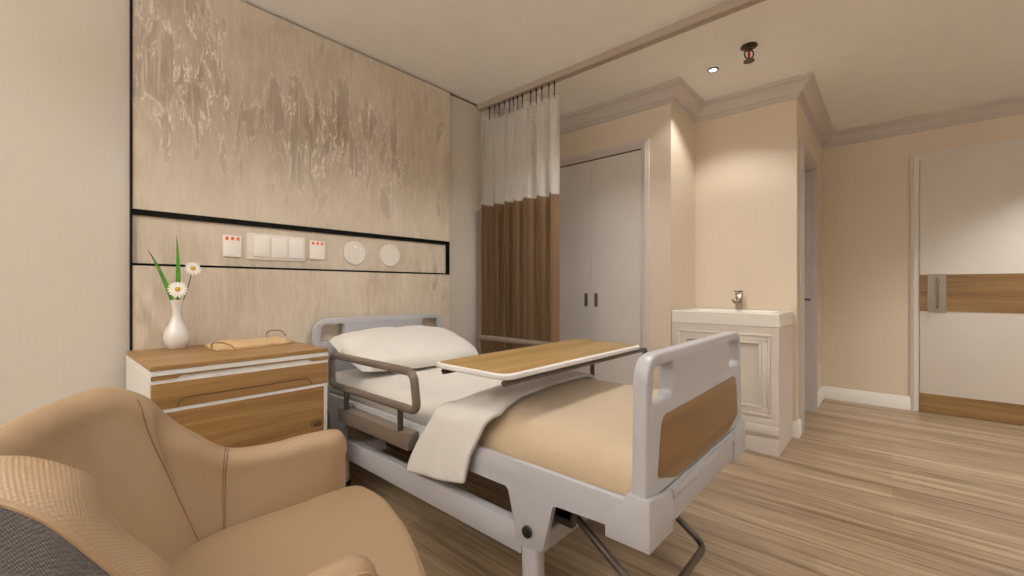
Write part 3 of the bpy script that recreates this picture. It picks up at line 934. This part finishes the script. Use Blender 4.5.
# tan bedspread
def spread():
    rows = []
    y0, y1 = .512, 1.22
    ny = 50
    xs = []
    hw = .4215
    zt = .601
    for i in range(ny + 1):
        t = i / ny; y = y0 + (y1 - y0) * t
        fd = smooth(min(1, (y - y0) / .07))       # falls at the foot end
        top = zt + .004 * math.sin(PI * min(1, t * 1.2)) 
        row = []
        for k in range(61):
            q = k / 60 * 2 - 1
            R_ = .095; flat = hw - R_; arc = R_ * PI / 2; drop = .045
            s = q * (flat + arc + drop); o = abs(s)
            if o <= flat: x, z = o, top
            elif o <= flat + arc:
                a = (o - flat) / R_; x = flat + R_ * math.sin(a); z = top - R_ * (1 - math.cos(a))
            else: x = hw; z = top - R_ - (o - flat - arc)
            x = math.copysign(x, s)
            z = max(z, .478)
            z -= (1 - fd) * (.014) * max(0, 1 - abs(s) / .6)
            if z > .56: z += .005 * (noise2(x * 4 + 1, y * 5 + 2) - .5) + .004 * (noise2(x * 9 + y * 6, y * 3) - .5)
            row.append(Vector((BX + x, y, z)))
        rows.append(row)
    return grid(rows)
bs = obj('bedspread', spread(), M['spread'], ang=80)
sol = bs.modifiers.new('thick', 'SOLIDIFY'); sol.thickness = .003; sol.offset = 1
tag(bs, 'smooth tan bedspread covering the foot half of the bed', 'bedspread')
# white sheet folded back over it, corner hanging past the frame
def fold():
    rows = []
    nx = 90
    # path across the bed measured from the hanging tip: near side is -x
    for i in range(nx + 1):
        t = i / nx
        s = t * 1.25                            # metres along the cloth
        hang = .285
        ztop = .622
        if s < hang:                            # hanging outside the side panel
            k = s / hang
            z = .330 + (.560 - .330) * k
            x = BX - .470 - .016 * (1 - k) - .004 * math.sin(3 * k)
        elif s < hang + .09:
            k = (s - hang) / .09; a = k * PI / 2
            z = .560 + (ztop - .560) * math.sin(a); x = BX - .470 + .065 * (1 - math.cos(a))
        else:
            x = BX - .405 + (s - hang - .09); z = ztop
            e = x - (BX + .345)
            if e > 0:
                a = min(1, e / .135) * PI / 2
                x = BX + .345 + .090 * math.sin(a); z = ztop - .088 * (1 - math.cos(a))
        # extents in y: wider and fanned out at the tip
        w = smooth(s / .34)
        ya = interp([(0, 1.095), (.15, 1.075), (.30, 1.03), (.37, 1.00), (.45, 1.045), (.60, 1.10), (.85, 1.135), (1.1, 1.13), (1.36, 1.09)], s)
        yb = interp([(0, 1.43), (.06, 1.41), (.15, 1.37), (.30, 1.285), (.40, 1.26), (.60, 1.30), (.85, 1.335), (1.1, 1.345), (1.36, 1.33)], s)
        row = []
        for j in range(25):
            v = j / 24
            y = ya + (yb - ya) * v
            zz = z; xx = x
            wav = math.sin(v * 7 + s * 3) * .5 + math.sin(v * 15 + 1) * .25
            if s < hang:
                xx -= .007 * (wav + .4) * (1 - s / hang) * 1.2
                zz += (.052 * (1 - v) - .008 * math.sin(v * PI)) * (1 - s / hang)
            else: zz += .002 * wav
            zz -= (.004 * max(0, 1 - 2 * v) ** 4 + .014 * smooth((v - .6) / .4)) * smooth((s - hang) / .09)
            row.append(Vector((xx, y, zz)))
        rows.append(row)
    return grid(rows)
fd = obj('folded_sheet', fold(), M['fold'], ang=80)
so = fd.modifiers.new('thick', 'SOLIDIFY'); so.thickness = .014; so.offset = -.0; so.use_even_offset = False
tag(fd, 'white sheet folded back across the bed, corner hanging over the frame', 'sheet')

# ------------------------------------------------------------------ overbed table
tx0, tx1, ty0, ty1, tz = .995, 1.985, .912, 1.290, .772
ob = thing('overbed_table', 'oak-topped overbed table with white edge standing across the bed', 'table', (2.01, 1.1, 0))
out = fil2([(tx0, ty0), (tx1, ty0), (tx1, ty1), (tx0, ty1)], .05, 8)
tt = obj('tabletop', plate(out, [], .019, .005, Matrix.Translation((0, 0, tz - .0095))), M['carcass'], ob)
inn = fil2([(tx0 + .012, ty0 + .012), (tx1 - .012, ty0 + .012), (tx1 - .012, ty1 - .012), (tx0 + .012, ty1 - .012)], .042, 8)
obj('oak_surface', plate(inn, [], .002, .0004, Matrix.Translation((0, 0, tz + .0004))), M['oak_table'], tt)
for y in (ty0 + .022, ty1 - .050):
    bm = bmesh.new()
    pts = fillet([(tx0 + .015, y, .741), (2.062, y, .741), (2.062, y, .030), (1.80, y, .030)], [0, .018, .03, 0], 6)
    tube(bm, pts, .011, 8, flat=.013)
    obj('frame_tube', bm, M['rail_dark'], ob)
obj('cross_brace', bx(1.45, 1.47, ty0 + .03, ty1 - .055, .730, .7525), M['rail_dark'], ob)
obj('cross_brace', bx(2.052, 2.072, ty0 + .03, ty1 - .06, .30, .32), M['rail_dark'], ob)
for y in (ty0 + .022, ty1 - .050):
    for x in (1.83, 2.03):
        bm = bmesh.new(); lathe(bm, [(0, -.01), (.008, -.01), (.009, 0), (.008, .01), (0, .01)], (x, y, .0092), 14, Matrix.Rotation(PI / 2, 4, 'X'))
        obj('caster', bm, M['blackp'], ob)

# ------------------------------------------------------------------ vanity and faucet
van = thing('vanity_cabinet', 'cream washbasin cabinet with moulded front against the wallpapered wall', 'cabinet', (3.31, .86, 0))
vx, vy0, vy1, vz0, vz1 = 3.062, .518, 1.186, .806, .890
bm = bmesh.new()
# basin slab with a shallow bowl sunk into it
def rr(x0, x1, y0, y1, r, z, n=6):
    return [Vector((p.x, p.y, z)) for p in fillet([(x0, y0, 0), (x1, y0, 0), (x1, y1, 0), (x0, y1, 0)], r, n, True)]
xb = XB - .004
loops = [rr(vx, xb, vy0, vy1, .004, vz0), rr(vx, xb, vy0, vy1, .004, vz1 - .005), rr(vx + .004, xb - .002, vy0 + .004, vy1 - .003, .005, vz1),
         rr(vx + .035, xb - .11, vy0 + .06, vy1 - .06, .05, vz1), rr(vx + .045, xb - .12, vy0 + .07, vy1 - .07, .05, vz1 - .012), rr(vx + .07, xb - .14, vy0 + .1, vy1 - .1, .05, vz1 - .07)]
V = [[bm.verts.new(p) for p in l] for l in loops]
for A, B in zip(V, V[1:]):
    for k in range(len(A)): bm.faces.new((A[k], A[(k + 1) % len(A)], B[(k + 1) % len(A)], B[k]))
bm.faces.new(V[0][::-1]); bm.faces.new(V[-1])
obj('basin', bm, M['basin'], van)
cx = vx + .004
bm = bmesh.new(); box(bm, cx, xb, vy0 + .003, vy1, .148, vz0 - .001, .002, 1)
obj('carcass', bm, M['vanity'], van)
pn = bmesh.new()
def ring(bm, y0, y1, z0, z1, w, d0, d1):
    for a, b, c, d in ((y0, y1, z1 - w, z1), (y0, y1, z0, z0 + w), (y0, y0 + w, z0 + w, z1 - w), (y1 - w, y1, z0 + w, z1 - w)):
        box(bm, d0, d1, a, b, c, d, .003, 2)
ring(pn, .566, 1.140, .243, .757, .014, cx - .016, cx - .0005)
ring(pn, .580, 1.126, .257, .743, .036, cx - .009, cx - .0005)
ring(pn, .614, 1.092, .291, .709, .016, cx - .020, cx - .0005)
obj('door', pn, M['vanity'], van)
bm = bmesh.new(); box(bm, cx + .024, xb, vy0 + .006, vy1, .0, .185, .002, 1)
box(bm, cx - .004, cx + .03, vy0 + .002, vy1, .128, .184, .004, 2); box(bm, cx + .006, cx + .03, vy0 + .004, vy1, .0, .098, .003, 1); box(bm, cx - .002, cx + .03, vy0 + .002, vy1, .190, .226, .004, 2)
obj('plinth', bm, M['vanity'], van)

fc = thing('faucet', 'chrome single lever faucet standing on the white basin', 'faucet', (3.475, .842, vz1))
fx, fy = 3.475, .845
bm = bmesh.new(); box(bm, fx - .022, fx + .022, fy - .022, fy + .022, vz1 + .0008, vz1 + .125, .006, 2)
obj('body', bm, M['chrome'], fc)
bm = bmesh.new()
box(bm, fx - .135, fx - .018, fy - .017, fy + .017, vz1 + .062, vz1 + .082, .004, 2)
tube(bm, [(fx - .118, fy, vz1 + .064), (fx - .118, fy, vz1 + .050)], .011, 12)
obj('spout', bm, M['chrome'], fc)
bm = bmesh.new(); box(bm, fx - .024, fx + .024, fy - .024, fy + .024, vz1 + .128, vz1 + .142, .003, 1)
box(bm, fx - .09, fx - .020, fy - .013, fy + .013, vz1 + .130, vz1 + .140, .003, 2)
obj('lever', bm, M['chrome'], fc)

# ------------------------------------------------------------------ armchair
CC = Vector((.297, 1.012, 0)); _a = math.radians(-19); AU = Vector((math.cos(_a), math.sin(_a), 0)); AV = Vector((-math.sin(_a), math.cos(_a), 0))
def L(u, v, z): return CC + AU * u + AV * v + Vector((0, 0, z))
ac = thing('armchair', 'tan woven tub armchair with charcoal outer shell beside the bed', 'armchair', CC)
# crest curve (outer edge) for one half, mirrored
half = [(0, -.412, .804), (.10, -.404, .808), (.205, -.380, .814), (.300, -.318, .822), (.352, -.228, .775), (.358, -.140, .684), (.366, -.062, .620), (.372, .04, .610), (.368, .13, .622), (.360, .208, .628)]
near = [(0, -.412, .804), (.10, -.402, .808), (.205, -.370, .818), (.300, -.288, .830), (.350, -.190, .792), (.358, -.108, .690), (.366, -.045, .604), (.372, .04, .584), (.368, .11, .604), (.360, .165, .612)]
base_half = [(0, -.118, 0), (.05, -.118, 0), (.10, -.113, 0), (.15, -.104, 0), (.19, -.090, 0), (.215, -.070, 0), (.235, -.045, 0), (.256, .035, 0), (.272, .105, 0), (.280, .155, 0)]
def catmull(P, n):
    out = []
    for i in range(len(P) - 1):
        p0 = P[max(i - 1, 0)]; p1 = P[i]; p2 = P[i + 1]; p3 = P[min(i + 2, len(P) - 1)]
        if i == 0: p0 = (-P[1][0], P[1][1], P[1][2])
        for k in range(n):
            t = k / n
            out.append(tuple(.5 * ((2 * b) + (-a + c) * t + (2 * a - 5 * b + 4 * c - d) * t * t + (-a + 3 * b - 3 * c + d) * t ** 3) for a, b, c, d in zip(p0, p1, p2, p3)))
    out.append(tuple(P[-1]))
    return out
hv = catmull(half, 6); nv_ = catmull(near, 6)
crest = [(-v, u, z) for v, u, z in nv_[::-1]] + hv[1:]       # (v,u,z) from near arm tip round to far arm tip
nC = len(crest)
bv = catmull(base_half, 6)
basec = [(-v, u) for v, u, z in bv[::-1]] + [(v, u) for v, u, z in bv[1:]]
def section(idx):
    """returns inner..crest..outer profile points in chair coords (u,v,z)"""
    v, u, z = crest[idx]
    a = crest[max(idx - 1, 0)]; b = crest[min(idx + 1, nC - 1)]
    t = Vector((b[1] - a[1], b[0] - a[0])).normalized()       # (u,v)
    nrm = Vector((-t.y, t.x))                                  # outward?
    if nrm.dot(Vector((u - .15, v))) < 0: nrm = -nrm
    back = max(0, min(1, (-.02 - u) / .34))                    # 1 at the back, 0 on arms
    back = smooth(back)
    th = .082 + .012 * back + .034 * math.exp(-((u + .21) / .11) ** 2)
    r = th / 2
    P = []
    zi = .40
    n1 = 16
    ix, iy = u - nrm.x * th, v - nrm.y * th               # inner lip of the crest
    bw, bu = basec[idx]
    for k in range(n1):
        q = k / (n1 - 1)
        zz = zi + (z - r - zi) * q
        w = (1 - q) ** 1.35
        f = w + .10 * back * math.sin(PI * q) * (1 - .3 * q)
        P.append(((ix + (bu - ix) * f, iy + (bw - iy) * f), zz))
    def O(o): return (u + nrm.x * o, v + nrm.y * o)
    n2 = 10
    for k in range(1, n2):
        an = PI - PI * k / n2 * .86
        o = -r + r * math.cos(an)
        P.append((O(o), z - r + r * math.sin(an)))
    seam = len(P) - 1
    n3 = 12
    o0, z0 = o, P[-1][1]
    for k in range(1, n3 + 1):
        q = k / n3
        P.append((O(o0 + .006 * math.sin(PI * q) - .085 * q ** 1.5 * (.6 + .4 * back)), z0 + (.20 - z0) * q))
    return [Vector((p[0], p[1], zz)) for p, zz in P], seam, Vector((t.x, t.y, 0)), r
secs = []
for i in range(nC):
    P, sm, t, r = section(i); secs.append(P)
seam = sm
# rounded arm ends
def cap(P, sgn):
    cen = sum((p for p in P), Vector()) / len(P)
    a = P[0]; b = P[-1]
    out = []
    for k in range(1, 7):
        an = PI / 2 * k / 6
        row = []
        for p in P:
            c = Vector((cen.x, cen.y, p.z))
            q = c + (p - c) * (math.cos(an) * .98 + .02)
            zt = max(x.z for x in P)
            q.z = p.z - (1 - math.cos(an)) * .055 * smooth((p.z - .35) / (zt - .35))
            q.x += .046 * math.sin(an)
            row.append(q)
        out.append(row)
    return out
c0 = cap(secs[0], -1); c1 = cap(secs[-1], 1)
allsec = c0[::-1] + secs + c1
W = lambda p: L(p.x, p.y, p.z)
inner = [[W(p) for p in r[:seam + 1]] for r in allsec]
outer = [[W(p) for p in r[seam:]] for r in allsec]
obj('inner_upholstery', grid(inner), M['chair'], ac, ang=80)
bmO = grid(outer)
# close the tips
obj('outer_shell', bmO, M['chair_out'], ac, ang=80)
for nm, rows_ in (('arm_end', (allsec[0], allsec[-1])),):
    for rw in rows_:
        pass
bm = bmesh.new(); tube(bm, [W(r[seam]) for r in allsec], .0042, 8)
obj('welt_piping', bm, M['piping'], ac)
# inside seams: two down the back, one double row where each arm begins
def surf_line(i0, i1, k0, k1, n=24, off=.0006):
    pts = []
    for q in range(n + 1):
        t = q / n
        fi = i0 + (i1 - i0) * t; fk = k0 + (k1 - k0) * t
        i = min(int(fi), len(allsec) - 2); k = min(int(fk), seam - 1); a = fi - i; b = fk - k
        p = (allsec[i][k] * (1 - b) + allsec[i][k + 1] * b) * (1 - a) + (allsec[i + 1][k] * (1 - b) + allsec[i + 1][k + 1] * b) * a
        pts.append(W(p))
    return pts
mid = len(allsec) // 2
for sgn in (-1, 1):
    bm = bmesh.new(); tube(bm, surf_line(mid + sgn * 21, mid + sgn * 25, seam - 6, 2), .0016, 6)
    obj('back_seam', bm, M['seam'], ac)
    for d in (0, .45):
        bm = bmesh.new(); tube(bm, surf_line(mid + sgn * (36 + d), mid + sgn * (34.5 + d), seam, 0), .0014, 6)
        obj('arm_seam', bm, M['seam'], ac)
# seat cushion
def seat():
    # outline in (u,v)
    o = [(-.17, -.10), (-.13, -.18), (-.05, -.236), (.10, -.268), (.225, -.318), (.285, -.312), (.330, -.20), (.345, 0), (.330, .20), (.285, .312), (.225, .318), (.10, .268), (-.05, .236), (-.13, .18), (-.17, .10)]
    pts = [(p.x, p.y) for p in fillet([(a, b, 0) for a, b in o], .045, 5, True)]
    rows = []
    cu, cv = .05, 0
    ztop = .452
    for k in range(0, 13):
        s = k / 12 * .94
        rows.append([(cu + (a - cu) * s, cv + (b - cv) * s, ztop + .022 * (1 - s ** 2.2)) for a, b in pts])
    for k in range(1, 8):
        an = PI / 2 * k / 7
        s = .94 + .06 * math.sin(an)
        rows.append([(cu + (a - cu) * s, cv + (b - cv) * s, ztop + .002 - .03 * (1 - math.cos(an))) for a, b in pts])
    for z in (.38, .34, .31):
        rows.append([(cu + (a - cu) * 1.0, cv + (b - cv) * 1.0, z) for a, b in pts])
    rows.append([(cu + (a - cu) * .95, cv + (b - cv) * .95, .30) for a, b in pts])
    R = [[L(u, v, z + .012 * max(0, u)) for u, v, z in r] for r in rows]
    bm = grid(R, False, True)
    # planar uv so the weave runs straight
    lay = bm.loops.layers.uv.active
    inv = lambda p: ((p - CC).dot(AU), (p - CC).dot(AV) + p.z)
    for f in bm.faces:
        for l in f.loops: l[lay].uv = inv(l.vert.co)
    bmesh.ops.remove_doubles(bm, verts=bm.verts[:], dist=1e-4)
    return bm, R
bm, R = seat()
st = obj('seat_cushion', bm, M['chair_seat'], ac, ang=80)
bm = bmesh.new(); tube(bm, R[17], .0032, 7, True)
obj('welt_piping', bm, M['piping'], st)
# base and legs
bm = bmesh.new()
bp = fil2([(-.34, -.25), (.26, -.29), (.30, 0), (.26, .29), (-.34, .25)], .08, 6)
b2 = prism(bp, 2, .19, .30, .006, 2)
bmesh.ops.transform(b2, matrix=Matrix(((AU.x, AV.x, 0, CC.x), (AU.y, AV.y, 0, CC.y), (0, 0, 1, 0), (0, 0, 0, 1))), verts=b2.verts[:])
obj('base_frame', b2, M['chair_out'], ac)
for u in (-.26, .24):
    for v in (-.22, .22):
        bm = bmesh.new(); tube(bm, [L(u * 1.12, v * 1.1, 0), L(u, v, .20)], [.011, .019], 12)
        obj('leg', bm, M['oak_in'], ac)

# ------------------------------------------------------------------ light
def lamp(kind, name, loc, energy, color, **k):
    l = bpy.data.lights.new(name, kind); l.energy = energy; l.color = color
    for a, b in k.items():
        if a != 'rot': setattr(l, a, b)
    o = bpy.data.objects.new(name, l); o.location = loc
    if 'rot' in k: o.rotation_euler = k['rot']
    C.objects.link(o); return o
WARM = (1, .985, .945)
def spot(x, y, e, size=150, blend=.8, r=.05, col=WARM):
    return lamp('SPOT', 'ceiling_spot', (x, y, H - .02), e, col, spot_size=math.radians(size), spot_blend=blend, shadow_soft_size=r)
spot(.35, .55, 24, 146, .45)
spot(-.55, 1.6, 26, 140, .5)
spot(1.66, .93, 96, 142, .45)
spot(2.9, -.6, 34, 140, .5)
spot(3.0, .887, 46, 118, .45, .03)
spot(4.3, -1.0, 175, 96, .7)
spot(2.2, -1.3, 58)
lamp('AREA', 'ceiling_fill', (-1.7, .8, 1.95), 200, WARM, shape='RECTANGLE', size=.3, size_y=2.4, rot=(PI, 0, 0))  # unseen area lamp facing up, added to brighten the ceiling
lamp('AREA', 'ceiling_fill', (1.5, -2.6, 1.95), 72, WARM, shape='RECTANGLE', size=2.4, size_y=.3, rot=(PI, 0, 0))  # second added fill, out of view behind the camera, aimed at the ceiling
# soft daylight from the window in the left wall
lamp('AREA', 'window_daylight', (XL - .12, (WY0 + WY1) / 2, (WZ0 + WZ1) / 2), 4, (.80, .88, 1), shape='RECTANGLE', size=WY1 - WY0, size_y=WZ1 - WZ0, rot=(0, -PI / 2, 0))
w = bpy.data.worlds.new('world'); bpy.context.scene.world = w; w.use_nodes = True
w.node_tree.nodes['Background'].inputs[0].default_value = (.6, .7, .85, 1); w.node_tree.nodes['Background'].inputs[1].default_value = .5

# ------------------------------------------------------------------ camera
cd = bpy.data.cameras.new('camera'); cd.sensor_width = 36; cd.lens = 15; cd.clip_start = .02
co = bpy.data.objects.new('camera', cd); C.objects.link(co)
co.location = (0, 0, 1.05)
co.rotation_euler = (PI / 2, 0, math.atan2(380, 426.67) - PI / 2)
sce = bpy.context.scene
sce.camera = co
sce.view_settings.view_transform = 'Standard'
sce.view_settings.look = 'None'
sce.view_settings.exposure = -.82
sce.view_settings.gamma = 1.15
